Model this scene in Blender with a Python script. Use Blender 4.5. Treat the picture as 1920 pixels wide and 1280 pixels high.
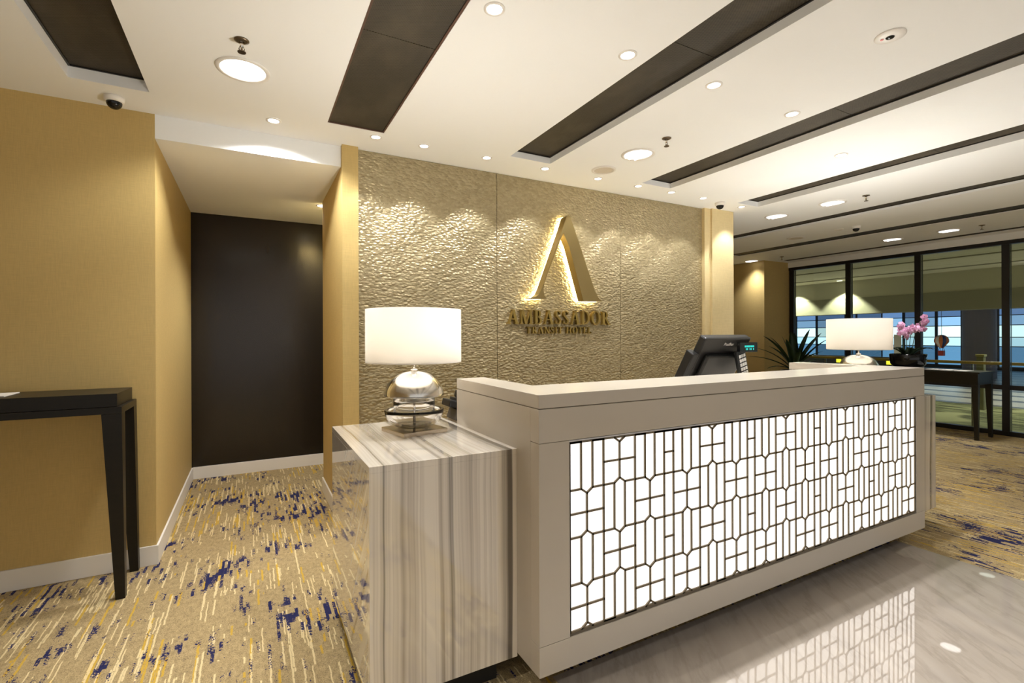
import bpy, bmesh, math, random
from mathutils import Vector, Matrix
random.seed(7)
for o in list(bpy.data.objects): bpy.data.objects.remove(o)
scn = bpy.context.scene
COL = scn.collection

# ---------------------------------------------------------------- camera
H = 1.33
YAW, ROLL = math.radians(28.169), math.radians(-0.221)
fwd = Vector((math.sin(YAW), math.cos(YAW), 0)); rgt = Vector((math.cos(YAW), -math.sin(YAW), 0)); upv = Vector((0, 0, 1))
r2 = math.cos(ROLL)*rgt + math.sin(ROLL)*upv; u2 = -math.sin(ROLL)*rgt + math.cos(ROLL)*upv
cd = bpy.data.cameras.new('camera'); cam = bpy.data.objects.new('camera', cd); COL.objects.link(cam)
M = Matrix.Identity(4)
for i in range(3):
    M[i][0] = r2[i]; M[i][1] = u2[i]; M[i][2] = -fwd[i]
M[2][3] = H
cam.matrix_world = M
cd.sensor_width = 36; cd.lens = 912.74*36/1920; cd.shift_y = -10.92/1920; cd.clip_start = .05; cd.clip_end = 200
scn.camera = cam

# ---------------------------------------------------------------- world / exposure
w = bpy.data.worlds.new('world'); scn.world = w; w.use_nodes = True
w.node_tree.nodes['Background'].inputs[0].default_value = (1.0, .99, .97, 1)
w.node_tree.nodes['Background'].inputs[1].default_value = .5
scn.view_settings.view_transform = 'Standard'; scn.view_settings.look = 'None'
scn.view_settings.gamma = 1; scn.view_settings.exposure = 0.40; scn.view_settings.use_curve_mapping = False
WARM = (1.0, 1.0, .99)
WALL_W, MID_W, BIG_W, FILL_W = 18, 55, 56, 54

# ---------------------------------------------------------------- helpers
def link(o): COL.objects.link(o); return o
def tag(o, label=None, cat=None, group=None, kind=None):
    if label: o['label'] = label
    if cat: o['category'] = cat
    if group: o['group'] = group
    if kind: o['kind'] = kind
    return o
def thing(name, loc, label, cat, group=None, rz=0, scale=1):
    e = link(bpy.data.objects.new(name, None)); e.location = loc; e.rotation_euler = (0, 0, rz); e.scale = (scale,)*3
    e.empty_display_size = .05
    return tag(e, label, cat, group)
def mesh(name, bm, mat, parent=None, smooth=False, world=True):
    """world=True: bm is in world coordinates; else it is local to the parent."""
    me = bpy.data.meshes.new(name); bm.normal_update(); bm.to_mesh(me); bm.free()
    if smooth:
        for p in me.polygons: p.use_smooth = True
    o = link(bpy.data.objects.new(name, me))
    for m in (mat if isinstance(mat, (list, tuple)) else [mat]): me.materials.append(m)
    if parent:
        o.parent = parent
        if world and parent.type == 'EMPTY': o.matrix_parent_inverse = (Matrix.Translation(parent.location)).inverted()
    return o
def inst(name, me, parent=None, loc=(0, 0, 0), rot=(0, 0, 0)):
    o = link(bpy.data.objects.new(name, me)); o.parent = parent; o.location = loc; o.rotation_euler = rot
    return o
def B(): return bmesh.new()
def box(bm, x0, x1, y0, y1, z0, z1):
    v = [bm.verts.new(p) for p in ((x0,y0,z0),(x1,y0,z0),(x1,y1,z0),(x0,y1,z0),(x0,y0,z1),(x1,y0,z1),(x1,y1,z1),(x0,y1,z1))]
    fs = [bm.faces.new([v[i] for i in f]) for f in ((3,2,1,0),(4,5,6,7),(0,1,5,4),(1,2,6,5),(2,3,7,6),(3,0,4,7))]
    return fs
def bbox(x0, x1, y0, y1, z0, z1, bev=0):
    bm = B(); box(bm, x0, x1, y0, y1, z0, z1)
    if bev: bmesh.ops.bevel(bm, geom=bm.edges[:], offset=bev, segments=2, affect='EDGES', profile=.6)
    return bm
def bevel(bm, d, seg=2): bmesh.ops.bevel(bm, geom=bm.edges[:], offset=d, segments=seg, affect='EDGES', profile=.6); return bm
def lathe(bm, prof, n=48, cx=0, cy=0, cap0=True, cap1=True):
    rings = []
    for r, z in prof:
        rings.append([bm.verts.new((cx+r*math.cos(2*math.pi*i/n), cy+r*math.sin(2*math.pi*i/n), z)) for i in range(n)])
    for a, b in zip(rings, rings[1:]):
        for i in range(n):
            j = (i+1) % n
            bm.faces.new((a[i], a[j], b[j], b[i]))
    if cap0: bm.faces.new(rings[0][::-1])
    if cap1: bm.faces.new(rings[-1])
    return bm
def frust(bm, a, b):
    """a,b : lists of 4 xyz (bottom / top quads, counter-clockwise)"""
    va = [bm.verts.new(p) for p in a]; vb = [bm.verts.new(p) for p in b]; n = len(va)
    bm.faces.new(va[::-1]); bm.faces.new(vb)
    for i in range(n): bm.faces.new((va[i], va[(i+1)%n], vb[(i+1)%n], vb[i]))
def prism_xz(bm, pts, y0, y1):
    """polygon in x,z extruded along y"""
    a = [bm.verts.new((x, y0, z)) for x, z in pts]; b = [bm.verts.new((x, y1, z)) for x, z in pts]; n = len(pts)
    f1 = bm.faces.new(a); f2 = bm.faces.new(b[::-1])
    for i in range(n): bm.faces.new((a[i], b[i], b[(i+1)%n], a[(i+1)%n]))
    return f1, f2
def tube(bm, pts, rad, n=8):
    rings = []
    pts = [Vector(p) for p in pts]
    for k, p in enumerate(pts):
        t = (pts[min(k+1, len(pts)-1)] - pts[max(k-1, 0)]).normalized()
        a = t.cross(Vector((0, 0, 1)));
        if a.length < 1e-3: a = Vector((1, 0, 0))
        a.normalize(); b = t.cross(a)
        r = rad[k] if isinstance(rad, (list, tuple)) else rad
        rings.append([bm.verts.new(p + r*(math.cos(2*math.pi*i/n)*a + math.sin(2*math.pi*i/n)*b)) for i in range(n)])
    for a, b in zip(rings, rings[1:]):
        for i in range(n): bm.faces.new((a[i], a[(i+1)%n], b[(i+1)%n], b[i]))
    bm.faces.new(rings[0][::-1]); bm.faces.new(rings[-1])
    bmesh.ops.recalc_face_normals(bm, faces=bm.faces[:])
    return bm

# ---------------------------------------------------------------- materials
def mat(name):
    m = bpy.data.materials.new(name); m.use_nodes = True
    nt = m.node_tree; return m, nt, nt.nodes['Principled BSDF']
def simple(name, col, rough=.5, metal=0, spec=.5, coat=0, trans=0, ior=1.45):
    m, nt, p = mat(name)
    p.inputs['Base Color'].default_value = (*col, 1); p.inputs['Roughness'].default_value = rough
    p.inputs['Metallic'].default_value = metal; p.inputs['Specular IOR Level'].default_value = spec
    p.inputs['Coat Weight'].default_value = coat; p.inputs['Coat Roughness'].default_value = .05
    p.inputs['Transmission Weight'].default_value = trans; p.inputs['IOR'].default_value = ior
    return m
def emit(name, col, s):
    m = bpy.data.materials.new(name); m.use_nodes = True; nt = m.node_tree
    nt.nodes.remove(nt.nodes['Principled BSDF'])
    e = nt.nodes.new('ShaderNodeEmission'); e.inputs[0].default_value = (*col, 1); e.inputs[1].default_value = s
    nt.links.new(e.outputs[0], nt.nodes['Material Output'].inputs[0]); return m
class N:
    def __init__(s, nt): s.nt = nt
    def node(s, t, **k):
        n = s.nt.nodes.new(t)
        for a, b in k.items(): setattr(n, a, b)
        return n
    def L(s, a, b): s.nt.links.new(a, b)
    def inp(s, sock, v):
        if hasattr(v, 'is_linked') or isinstance(v, bpy.types.NodeSocket): s.L(v, sock)
        else: sock.default_value = v
    def m(s, op, a, b=0, c=0, clamp=False):
        n = s.node('ShaderNodeMath', operation=op, use_clamp=clamp)
        s.inp(n.inputs[0], a); s.inp(n.inputs[1], b)
        if op in ('MULTIPLY_ADD', 'COMPARE', 'SMOOTH_MIN'): s.inp(n.inputs[2], c)
        return n.outputs[0]
    def mix(s, f, a, b):
        n = s.node('ShaderNodeMix', data_type='RGBA')
        s.inp(n.inputs[0], f); s.inp(n.inputs[6], a if not isinstance(a, tuple) else (*a, 1)); s.inp(n.inputs[7], b if not isinstance(b, tuple) else (*b, 1))
        return n.outputs[2]
    def coords(s): return s.node('ShaderNodeTexCoord').outputs['Object']
    def xyz(s, v):
        n = s.node('ShaderNodeSeparateXYZ'); s.L(v, n.inputs[0]); return n.outputs
    def vec(s, x, y, z=0):
        n = s.node('ShaderNodeCombineXYZ'); s.inp(n.inputs[0], x); s.inp(n.inputs[1], y); s.inp(n.inputs[2], z); return n.outputs[0]
    def noise(s, v, scale=1, detail=2, rough=.5):
        n = s.node('ShaderNodeTexNoise'); s.L(v, n.inputs['Vector']); n.inputs['Scale'].default_value = scale
        n.inputs['Detail'].default_value = detail; n.inputs['Roughness'].default_value = rough; return n.outputs['Fac']
    def white(s, v):
        n = s.node('ShaderNodeTexWhiteNoise', noise_dimensions='3D'); s.L(v, n.inputs['Vector']); return n.outputs['Value']
    def ramp(s, f, lo, hi):
        n = s.node('ShaderNodeMapRange'); s.inp(n.inputs[0], f); n.inputs[1].default_value = lo; n.inputs[2].default_value = hi; return n.outputs[0]
    def scale(s, v, sx, sy, sz):
        n = s.node('ShaderNodeVectorMath', operation='MULTIPLY'); s.L(v, n.inputs[0]); n.inputs[1].default_value = (sx, sy, sz); return n.outputs[0]
    def bump(s, h, strength, dist):
        n = s.node('ShaderNodeBump'); n.inputs['Strength'].default_value = strength; n.inputs['Distance'].default_value = dist; s.L(h, n.inputs['Height']); return n.outputs[0]

def wallpaper(name, col):
    m, nt, p = mat(name); n = N(nt); c = n.coords()
    a = n.noise(n.scale(c, 260, 260, 18), 1, 2); b = n.noise(n.scale(c, 14, 14, 300), 1, 2)
    h = n.m('ADD', a, b)
    f = n.ramp(h, .7, 1.3)
    n.L(n.mix(f, tuple(x*.93 for x in col), tuple(min(1, x*1.06) for x in col)), p.inputs['Base Color'])
    p.inputs['Roughness'].default_value = .62; p.inputs['Specular IOR Level'].default_value = .3
    n.L(n.bump(h, .07, .001), p.inputs['Normal']); return m
M_WALL = wallpaper('wallpaper_gold', (.58, .42, .165))
M_PILLAR = wallpaper('wallpaper_cream', (.68, .55, .30))
M_CEIL = simple('ceiling_paint', (.94, .95, .955), .8, spec=.2)
M_SIDEW = simple('slot_side_paint', (.74, .65, .56), .8, spec=.2)
M_BASE = simple('skirting_white', (.86, .82, .76), .45)
M_BLACKP = simple('plinth_black', (.012, .011, .010), .5)
M_METALDK = simple('frame_dark', (.012, .010, .009), .4)

def carpet(name, base, bright):
    m, nt, p = mat(name); n = N(nt); c = n.coords(); X, Y, Z = n.xyz(c)
    fine = n.noise(n.scale(c, 190, 190, 1), 1, 4, .75)
    mid = n.noise(n.scale(c, 55, 30, 1), 1, 3)
    f = n.ramp(n.m('ADD', n.m('MULTIPLY', fine, .75), n.m('MULTIPLY', mid, .25)), .32, .68)
    col = n.mix(f, tuple(x*.30 for x in base), tuple(x*1.45 for x in base))
    wob = n.m('MULTIPLY', n.m('SUBTRACT', n.noise(n.scale(c, 9, 25, 1), 1, 2), .5), .010)
    Xw = n.m('ADD', X, wob)
    def streak(width, length, seed, thr, big):
        u = n.m('FLOOR', n.m('DIVIDE', Xw, width)); fx = n.m('FRACT', n.m('DIVIDE', Xw, width))
        off = n.white(n.vec(u, seed, 1.3))
        yy = n.m('ADD', n.m('DIVIDE', Y, length), n.m('MULTIPLY', off, 11))
        v = n.m('FLOOR', yy); fy = n.m('FRACT', yy)
        r = n.white(n.vec(u, v, seed+.37))
        region = n.noise(n.vec(n.m('MULTIPLY', X, big), n.m('MULTIPLY', Y, big*1.3), seed*3.1), 1, 2)
        th = n.m('SUBTRACT', thr, n.m('MULTIPLY', n.m('SUBTRACT', region, .5), 1.1))
        on = n.m('GREATER_THAN', r, th)
        ex = n.m('LESS_THAN', n.m('ABSOLUTE', n.m('SUBTRACT', fx, .5)), .43)
        cut = n.m('MULTIPLY', r, .45)
        ey = n.m('GREATER_THAN', fy, cut)
        brk = n.m('GREATER_THAN', n.m('ADD', n.noise(n.scale(c, 160, 45, 1), 1, 2), n.m('MULTIPLY', fine, .35)), .52)
        return n.m('MULTIPLY', n.m('MULTIPLY', on, n.m('MULTIPLY', ex, ey)), brk)
    cream = streak(.0085, .62, 2.0, .90, 1.7); gold = streak(.011, .50, 5.0, .84, 1.9); cream2 = streak(.006, .34, 9.0, .92, 2.3)
    col = n.mix(n.m('MULTIPLY', gold, .8), col, (.60*bright, .37*bright, .035*bright))
    col = n.mix(n.m('MULTIPLY', n.m('MAXIMUM', cream, cream2), .78), col, (.80*bright, .65*bright, .36*bright))
    # navy blotches: short clustered dashes gathered in uneven bands
    u = n.m('FLOOR', n.m('DIVIDE', Xw, .014)); off = n.white(n.vec(u, 4.4, 7.7))
    yy = n.m('ADD', n.m('DIVIDE', Y, .085), n.m('MULTIPLY', off, 5)); v = n.m('FLOOR', yy)
    r = n.white(n.vec(u, v, 3.3))
    clus = n.noise(n.vec(n.m('MULTIPLY', X, 4.2), n.m('MULTIPLY', Y, 3.4), 21.0), 1, 3, .6)
    band = n.noise(n.vec(n.m('MULTIPLY', X, 1.1), n.m('MULTIPLY', Y, 1.9), 40.0), 1, 2)
    g = n.m('ADD', n.m('MULTIPLY', clus, .8), n.m('MULTIPLY', band, .75))
    g = n.m('ADD', g, n.m('MULTIPLY', n.m('SUBTRACT', r, .5), .40))
    ragged = n.m('MULTIPLY', n.m('SUBTRACT', n.noise(n.scale(c, 120, 80, 1), 1, 3, .7), .5), .55)
    navy = n.m('GREATER_THAN', n.m('ADD', g, ragged), .955)
    col = n.mix(n.m('MULTIPLY', navy, .97), col, (.012*bright, .016*bright, .078*bright))
    n.L(col, p.inputs['Base Color']); p.inputs['Roughness'].default_value = .95; p.inputs['Specular IOR Level'].default_value = .1
    n.L(n.bump(fine, .6, .004), p.inputs['Normal']); return m
M_CARPET = carpet('carpet_streaked', (.44, .325, .165), 1.0)

def marble_floor():
    m, nt, p = mat('marble_floor'); n = N(nt); c = n.coords(); X, Y, Z = n.xyz(c)
    a = n.m('ADD', n.m('MULTIPLY', X, .55), n.m('MULTIPLY', Y, .83)); b = n.m('SUBTRACT', n.m('MULTIPLY', X, .83), n.m('MULTIPLY', Y, .55))
    v = n.vec(n.m('MULTIPLY', a, 1.0), n.m('MULTIPLY', b, 3.6), 0)
    s1 = n.noise(v, 1.6, 6, .62); s2 = n.noise(n.vec(n.m('MULTIPLY', a, .8), n.m('MULTIPLY', b, 11), 4), 1, 4, .6)
    vein = n.m('SUBTRACT', 1, n.ramp(n.m('ABSOLUTE', n.m('SUBTRACT', s1, .5)), .0, .045))
    cl = n.ramp(s2, .3, .75)
    col = n.mix(cl, (.50, .435, .37), (.42, .36, .305))
    col = n.mix(n.m('MULTIPLY', vein, n.m('ADD', n.m('MULTIPLY', cl, .4), .05)), col, (.22, .185, .155))
    n.L(col, p.inputs['Base Color']); p.inputs['Roughness'].default_value = .02; p.inputs['Specular IOR Level'].default_value = 1.0; p.inputs['Coat Weight'].default_value = 1.0; p.inputs['Coat Roughness'].default_value = .01
    return m
M_MARBLE = marble_floor()
def marble_stripe(name, axis):
    m, nt, p = mat(name); n = N(nt); c = n.coords(); X, Y, Z = n.xyz(c)
    if axis == 'x': t, l1, l2 = X, Z, Y
    else: t, l1, l2 = n.m('ADD', n.m('MULTIPLY', Y, .8), n.m('MULTIPLY', Z, .62)), X, n.m('SUBTRACT', n.m('MULTIPLY', Z, .8), n.m('MULTIPLY', Y, .62))
    wv = n.m('MULTIPLY', n.m('SUBTRACT', n.noise(n.vec(n.m('MULTIPLY', t, 3), n.m('MULTIPLY', l1, .9), n.m('MULTIPLY', l2, 1.2)), 1, 2), .5), .045)
    tt = n.m('ADD', t, wv)
    v1 = n.noise(n.vec(n.m('MULTIPLY', tt, 19), 0, n.m('MULTIPLY', l1, .12)), 1, 4, .62)
    v2 = n.noise(n.vec(n.m('MULTIPLY', tt, 75), 3, n.m('MULTIPLY', l1, .3)), 1, 3, .5)
    a = n.ramp(n.m('ADD', n.m('MULTIPLY', v1, .75), n.m('MULTIPLY', v2, .25)), .44, .66)
    col = n.mix(a, (.80, .735, .645), (.36, .30, .235))
    dark = n.ramp(n.noise(n.vec(n.m('MULTIPLY', tt, 17), 9, n.m('MULTIPLY', l1, .05)), 1, 3, .65), .55, .63)
    col = n.mix(n.m('MULTIPLY', dark, .9), col, (.10, .082, .065))
    n.L(col, p.inputs['Base Color']); p.inputs['Roughness'].default_value = .05; p.inputs['Specular IOR Level'].default_value = .7
    p.inputs['Coat Weight'].default_value = 1.0; p.inputs['Coat Roughness'].default_value = .02
    return m
M_STRIPE_X = marble_stripe('marble_striped', 'x'); M_STRIPE_Y = marble_stripe('marble_striped_side', 'y')

def hammered():
    m, nt, p = mat('hammered_gold_leaf'); n = N(nt); c = n.coords(); X, Y, Z = n.xyz(c)
    warp = n.node('ShaderNodeTexNoise'); n.L(n.vec(n.m('MULTIPLY', X, 11), 0, n.m('MULTIPLY', Z, 17)), warp.inputs['Vector']); warp.inputs['Scale'].default_value = 1
    wx = n.m('MULTIPLY', n.m('SUBTRACT', n.xyz(warp.outputs['Color'])[0], .5), 1.2); wz = n.m('MULTIPLY', n.m('SUBTRACT', n.xyz(warp.outputs['Color'])[1], .5), 1.0)
    vv = n.vec(n.m('ADD', n.m('MULTIPLY', X, 36), wx), 0, n.m('ADD', n.m('MULTIPLY', Z, 66), wz))
    vo = n.node('ShaderNodeTexVoronoi', feature='SMOOTH_F1'); n.L(vv, vo.inputs['Vector']); vo.inputs['Scale'].default_value = 1; vo.inputs['Smoothness'].default_value = .22
    fine = n.noise(n.vec(n.m('MULTIPLY', X, 90), 0, n.m('MULTIPLY', Z, 160)), 1, 3)
    h = n.m('ADD', n.m('MULTIPLY', n.m('SUBTRACT', 1, vo.outputs['Distance']), 1.0), n.m('MULTIPLY', fine, .18))
    vc = n.xyz(vo.outputs['Color'])[0]
    col = n.mix(n.ramp(n.m('ADD', n.m('MULTIPLY', vc, .4), n.m('MULTIPLY', fine, .6)), .2, .8), (.33, .27, .15), (.49, .41, .25))
    n.L(col, p.inputs['Base Color']); p.inputs['Metallic'].default_value = .5
    p.inputs['Roughness'].default_value = .31
    n.L(n.bump(h, .9, .009), p.inputs['Normal']); return m
M_HAMMER = hammered()

def meshmetal():
    m, nt, p = mat('expanded_metal_mesh'); n = N(nt); c = n.coords(); X, Y, Z = n.xyz(c)
    w1 = n.m('SINE', n.m('MULTIPLY', n.m('ADD', n.m('MULTIPLY', X, 1.0), n.m('MULTIPLY', Y, 1.9)), 520)); w2 = n.m('SINE', n.m('MULTIPLY', n.m('SUBTRACT', n.m('MULTIPLY', X, 1.0), n.m('MULTIPLY', Y, 1.9)), 520))
    h = n.m('MAXIMUM', w1, w2)
    big = n.ramp(n.noise(n.scale(c, 6, 3, 1), 1, 4, .6), .45, .75)
    col = n.mix(n.ramp(h, .2, .9), (.007, .006, .004), (.085, .068, .045))
    col = n.mix(n.m('MULTIPLY', big, .35), col, (.15, .122, .08))
    n.L(col, p.inputs['Base Color']); p.inputs['Roughness'].default_value = .55; p.inputs['Metallic'].default_value = .3
    n.L(n.bump(h, .4, .003), p.inputs['Normal']); return m
M_MESH = meshmetal()

def stone_desk():
    m, nt, p = mat('desk_solid_surface'); n = N(nt); c = n.coords()
    f = n.noise(n.scale(c, 3, 3, 5), 1, 4)
    n.L(n.mix(f, (.53, .475, .40), (.57, .515, .44)), p.inputs['Base Color']); p.inputs['Roughness'].default_value = .22; p.inputs['Specular IOR Level'].default_value = .45
    return m
M_DESK = stone_desk()
M_GROOVE = simple('desk_shadow_gap', (.16, .13, .09), .7)
M_LATT = simple('lattice_bronze', (.20, .165, .115), .38, metal=.75)
M_PANE = emit('backlit_acrylic', (1.0, .935, .86), 1.12)
M_GOLD = simple('brushed_gold', (.27, .195, .075), .42, metal=.65)
M_GOLDDK = simple('letter_gold', (.36, .25, .065), .36, metal=.7)
M_LED = emit('led_warm', (1.0, .80, .38), 16)
def lacquer():
    m, nt, p = mat('dark_lacquer'); n = N(nt); c = n.coords()
    f = n.noise(n.scale(c, 1.2, 1.2, .5), 1, 3)
    n.L(n.mix(f, (.010, .0075, .005), (.020, .014, .009)), p.inputs['Base Color']); p.inputs['Roughness'].default_value = .22; p.inputs['Specular IOR Level'].default_value = .45
    n.L(n.bump(n.noise(n.scale(c, 7, 7, 3), 1, 2), .12, .01), p.inputs['Normal']); return m
M_LACQ = lacquer()
def darkwood(name='espresso_wood', k=1):
    m, nt, p = mat(name); n = N(nt); c = n.coords()
    f = n.noise(n.scale(c, 5, 60, 60), 1, 3)
    n.L(n.mix(f, (.007*k, .0055*k, .0035*k), (.013*k, .010*k, .006*k)), p.inputs['Base Color']); p.inputs['Roughness'].default_value = .36; p.inputs['Specular IOR Level'].default_value = .3; return m
M_WOOD = darkwood(); M_WOOD2 = darkwood('walnut_dark', 1.5)
M_CHROME = simple('polished_chrome', (.80, .76, .70), .12, metal=1)
M_NICKEL = simple('nickel_base', (.52, .46, .38), .18, metal=1)
M_CRYSTAL = simple('crystal', (1, 1, 1), .015, trans=1, ior=1.40)
M_WHITEP = simple('white_plastic', (.85, .82, .78), .4)
M_BLACK = simple('black_plastic', (.012, .012, .012), .32)
M_BLACKG = simple('black_gloss', (.008, .008, .008), .08)
M_DARKGREY = simple('grey_plastic', (.07, .065, .06), .4)
M_PAPER = simple('paper', (.84, .80, .75), .6)
M_LAMPON = emit('lamp_diffuser', (1.0, .95, .86), 9)
M_LAMPON2 = emit('lamp_diffuser_soft', (1.0, .96, .90), 1.1)
M_TUBE = emit('lamp_tube_glow', (1.0, .97, .92), 2.0)
M_REFL = simple('reflector', (.9, .9, .88), .15, metal=.8)
M_SPKR = simple('speaker_grille', (.66, .59, .50), .7)
M_BRASSDK = simple('sprinkler_metal', (.17, .13, .09), .35, metal=.9)
M_RED = simple('red_plastic', (.55, .06, .04), .4)
def shade_mat():
    m = bpy.data.materials.new('lamp_shade_fabric'); m.use_nodes = True; nt = m.node_tree; n = N(nt)
    nt.nodes.remove(nt.nodes['Principled BSDF'])
    d = n.node('ShaderNodeBsdfDiffuse'); t = n.node('ShaderNodeBsdfTranslucent'); mx = n.node('ShaderNodeMixShader')
    d.inputs[0].default_value = (.80, .77, .72, 1); t.inputs[0].default_value = (.80, .76, .70, 1); mx.inputs[0].default_value = .36
    n.L(d.outputs[0], mx.inputs[1]); n.L(t.outputs[0], mx.inputs[2]); n.L(mx.outputs[0], nt.nodes['Material Output'].inputs[0]); return m
M_SHADE = shade_mat()
def glass_pane(name, tint, refl=1.0):
    m = bpy.data.materials.new(name); m.use_nodes = True; nt = m.node_tree; n = N(nt)
    nt.nodes.remove(nt.nodes['Principled BSDF'])
    fr = n.node('ShaderNodeFresnel'); fr.inputs[0].default_value = 1.45
    t = n.node('ShaderNodeBsdfTransparent'); t.inputs[0].default_value = (*tint, 1); g = n.node('ShaderNodeBsdfGlossy'); g.inputs[1].default_value = .01
    mx = n.node('ShaderNodeMixShader'); n.L(n.m('MULTIPLY', fr.outputs[0], refl), mx.inputs[0]); n.L(t.outputs[0], mx.inputs[1]); n.L(g.outputs[0], mx.inputs[2])
    n.L(mx.outputs[0], nt.nodes['Material Output'].inputs[0]); return m
M_GLASS = glass_pane('window_glass', (.82, .88, .82))
def leafmat(name, a, b):
    m, nt, p = mat(name); n = N(nt); c = n.coords()
    n.L(n.mix(n.noise(n.scale(c, 9, 9, 9), 1, 2), a, b), p.inputs['Base Color']); p.inputs['Roughness'].default_value = .35; return m
M_LEAF = leafmat('leaf_green', (.018, .042, .012), (.045, .085, .022)); M_LEAF2 = leafmat('leaf_dark', (.010, .024, .010), (.025, .05, .018))
M_STEM = simple('orchid_stem', (.07, .10, .03), .5)
M_PETAL = leafmat('orchid_petal', (.70, .22, .48), (.86, .56, .72)); M_LIP = simple('orchid_lip', (.45, .03, .20), .5)

# ---------------------------------------------------------------- key dimensions
C = 2.637; YW = 3.51; XG = 8.70
YF = 1.477

# ---------------------------------------------------------------- floor
def structure(o): o['kind'] = 'structure'; return o
MX0, MX1, MY1 = 1.03, 3.655, 1.60
bm = B()
for x0, x1, y0, y1 in ((-4, MX0, -4, 9), (MX1, XG, -4, 9), (MX0, MX1, MY1, 9)):
    box(bm, x0, x1, y0, y1, -.05, 0)
fl = structure(mesh('floor', bm, M_CARPET)); fl['label'] = 'beige carpet with navy, gold and cream streaks'
bm = bbox(MX0, MX1, -4, MY1, -.05, .0015)
fm = structure(mesh('floor_marble', bm, M_MARBLE)); fm['label'] = 'polished pale veined marble floor before the desk'

# ---------------------------------------------------------------- ceiling with slots
slots = [(-.808, -.476, 3.206, .063), (.415, .758, 3.155, .008), (1.667, 2.011, 3.13, .050), (2.965, 3.30, 3.16, .050), (4.255, 4.57, 3.20, .055),
         (5.61, 5.86, 7.6, .026), (6.89, 7.15, 5.35, .012), (8.28, 8.46, 5.35, .016)]
bm = B(); CT = C + .16
xs = -4.0
def ymax(x0, x1): return YW if x1 <= 4.531 else 9.0
cuts = []
for (a, b, ye, d) in slots:
    cuts.append((xs, a, None)); cuts.append((a, b, ye)); xs = b
cuts.append((xs, XG+.1, None))
for a, b, ye in cuts:
    segs = [(a, b)]
    if a < 4.53 < b: segs = [(a, 4.53), (4.53, b)]
    for (p, q) in segs:
        yt = ymax(p, q)
        if ye is None: box(bm, p, q, -4, yt, C, CT)
        else: box(bm, p, q, ye, yt, C, CT)
box(bm, -.8, 4.53, YW, 9, C+.02, CT)
ceil = structure(mesh('ceiling', bm, M_CEIL)); ceil['label'] = 'cream plaster ceiling with long recessed slots'
for k, (a, b, ye, d) in enumerate(slots):
    e = thing('ceiling_grille', ((a+b)/2, ye-.5, C+d), None, None)
    names = ['dark mesh grille in the ceiling slot above the console table', 'dusty dark mesh grille in the slot between corridor and desk lamp', 'dark mesh grille in the slot running over the desk front',
             'dark mesh grille in the slot right of the bare ceiling disc', 'dark mesh grille in the slot ending above the right pillar', 'long narrow dark grille running past the right pillar',
             'narrow dark grille second from the window wall', 'narrowest dark grille beside the window wall']
    tag(e, names[k], 'grille', 'mesh ceiling grilles')
    bm = B(); t = .02
    y = ye; L = 1.56 if k != 1 else 1.0
    n = 0
    seam = {1: 1.02}.get(k, 1.5)
    while y > -4:
        y2 = max(-4, y - (seam if n == 0 else 1.5))
        mesh('mesh_panel', bbox(a+.001, b-.001, y2+.002, y-.002, C+d, C+d+.01), M_MESH, e)
        y = y2; n += 1
    bm = B()
    r = .010
    box(bm, a+.0005, a+r, -4, ye-.0005, C+d-.006, C+d-.0005); box(bm, b-r, b-.0005, -4, ye-.0005, C+d-.006, C+d-.0005); box(bm, a+r, b-r, ye-r, ye-.0005, C+d-.006, C+d-.0005)
    mesh('grille_rim', bm, M_METALDK if k != 1 else simple('rim_brown', (.10, .05, .035), .5), e)

# ---------------------------------------------------------------- walls
def wall(name, args, m=M_WALL, label=None):
    o = structure(mesh(name, bbox(*args), m))
    if label: o['label'] = label
    return o
wall('wall_left', (-4, -.495, YW-.005, 5.45, 0, C), M_WALL, 'gold grasscloth wall behind the console table')
XR = .548
wall('wall_corridor_right', (XR, .655, 3.463, 4.50, 0, C), M_WALL, 'gold grasscloth jamb between corridor and feature wall')
wall('wall_corridor_back', (-.495, 3.0, 5.42, 5.5, 0, 2.8), M_LACQ, 'glossy dark brown lacquer wall at the corridor end')
wall('wall_service', (.655, 3.0, 4.40, 4.50, 0, C), M_WALL)
wall('wall_service_end', (3.0, 3.1, 4.40, 5.5, 0, C), M_WALL)
ZB = 2.495
bm = B(); box(bm, -.495, XR, YW-.005, 4.50, ZB, C-.0005); box(bm, -.495, 3.0, 4.50, 5.42, ZB, C-.0005)
bh = structure(mesh('ceiling_corridor', bm, M_CEIL)); bh['label'] = 'dropped corridor ceiling with plain white bulkhead'
# the bulkhead must not cut through the service walls: the walls stop at ZB there (hidden)
# feature wall
wb = structure(mesh('wall_back', bbox(.655, 4.20, YW+.012, YW+.10, 0, C), M_PILLAR)); wb['label'] = 'feature wall of hammered gold panels'
for (a, b) in ((.655, 1.743), (1.747, 3.022), (3.026, 4.112)):
    o = mesh('panel', bbox(a, b, YW, YW+.0115, .0, C-.001, .0015), M_HAMMER, wb)
wall('wall_pillar', (4.20, 4.53, 3.455, 9, 0, C), M_PILLAR, 'cream pillar at the right end of the feature wall')
o = structure(mesh('trim_1', bbox(4.112, 4.1995, 3.475, YW+.012, 0, C-.0005), M_PILLAR)); o['label'] = 'cream strip beside the hammered panels'
wall('wall_far', (7.96, XG+.1, 5.455, 9, 0, C), M_WALL, 'olive gold wall beside the far end of the window')
wall('wall_far_end', (4.53, 7.96, 8.2, 8.3, 0, C), M_WALL)
wall('wall_outer_left', (-4.1, -4, -4, YW, 0, C), M_WALL)
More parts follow.
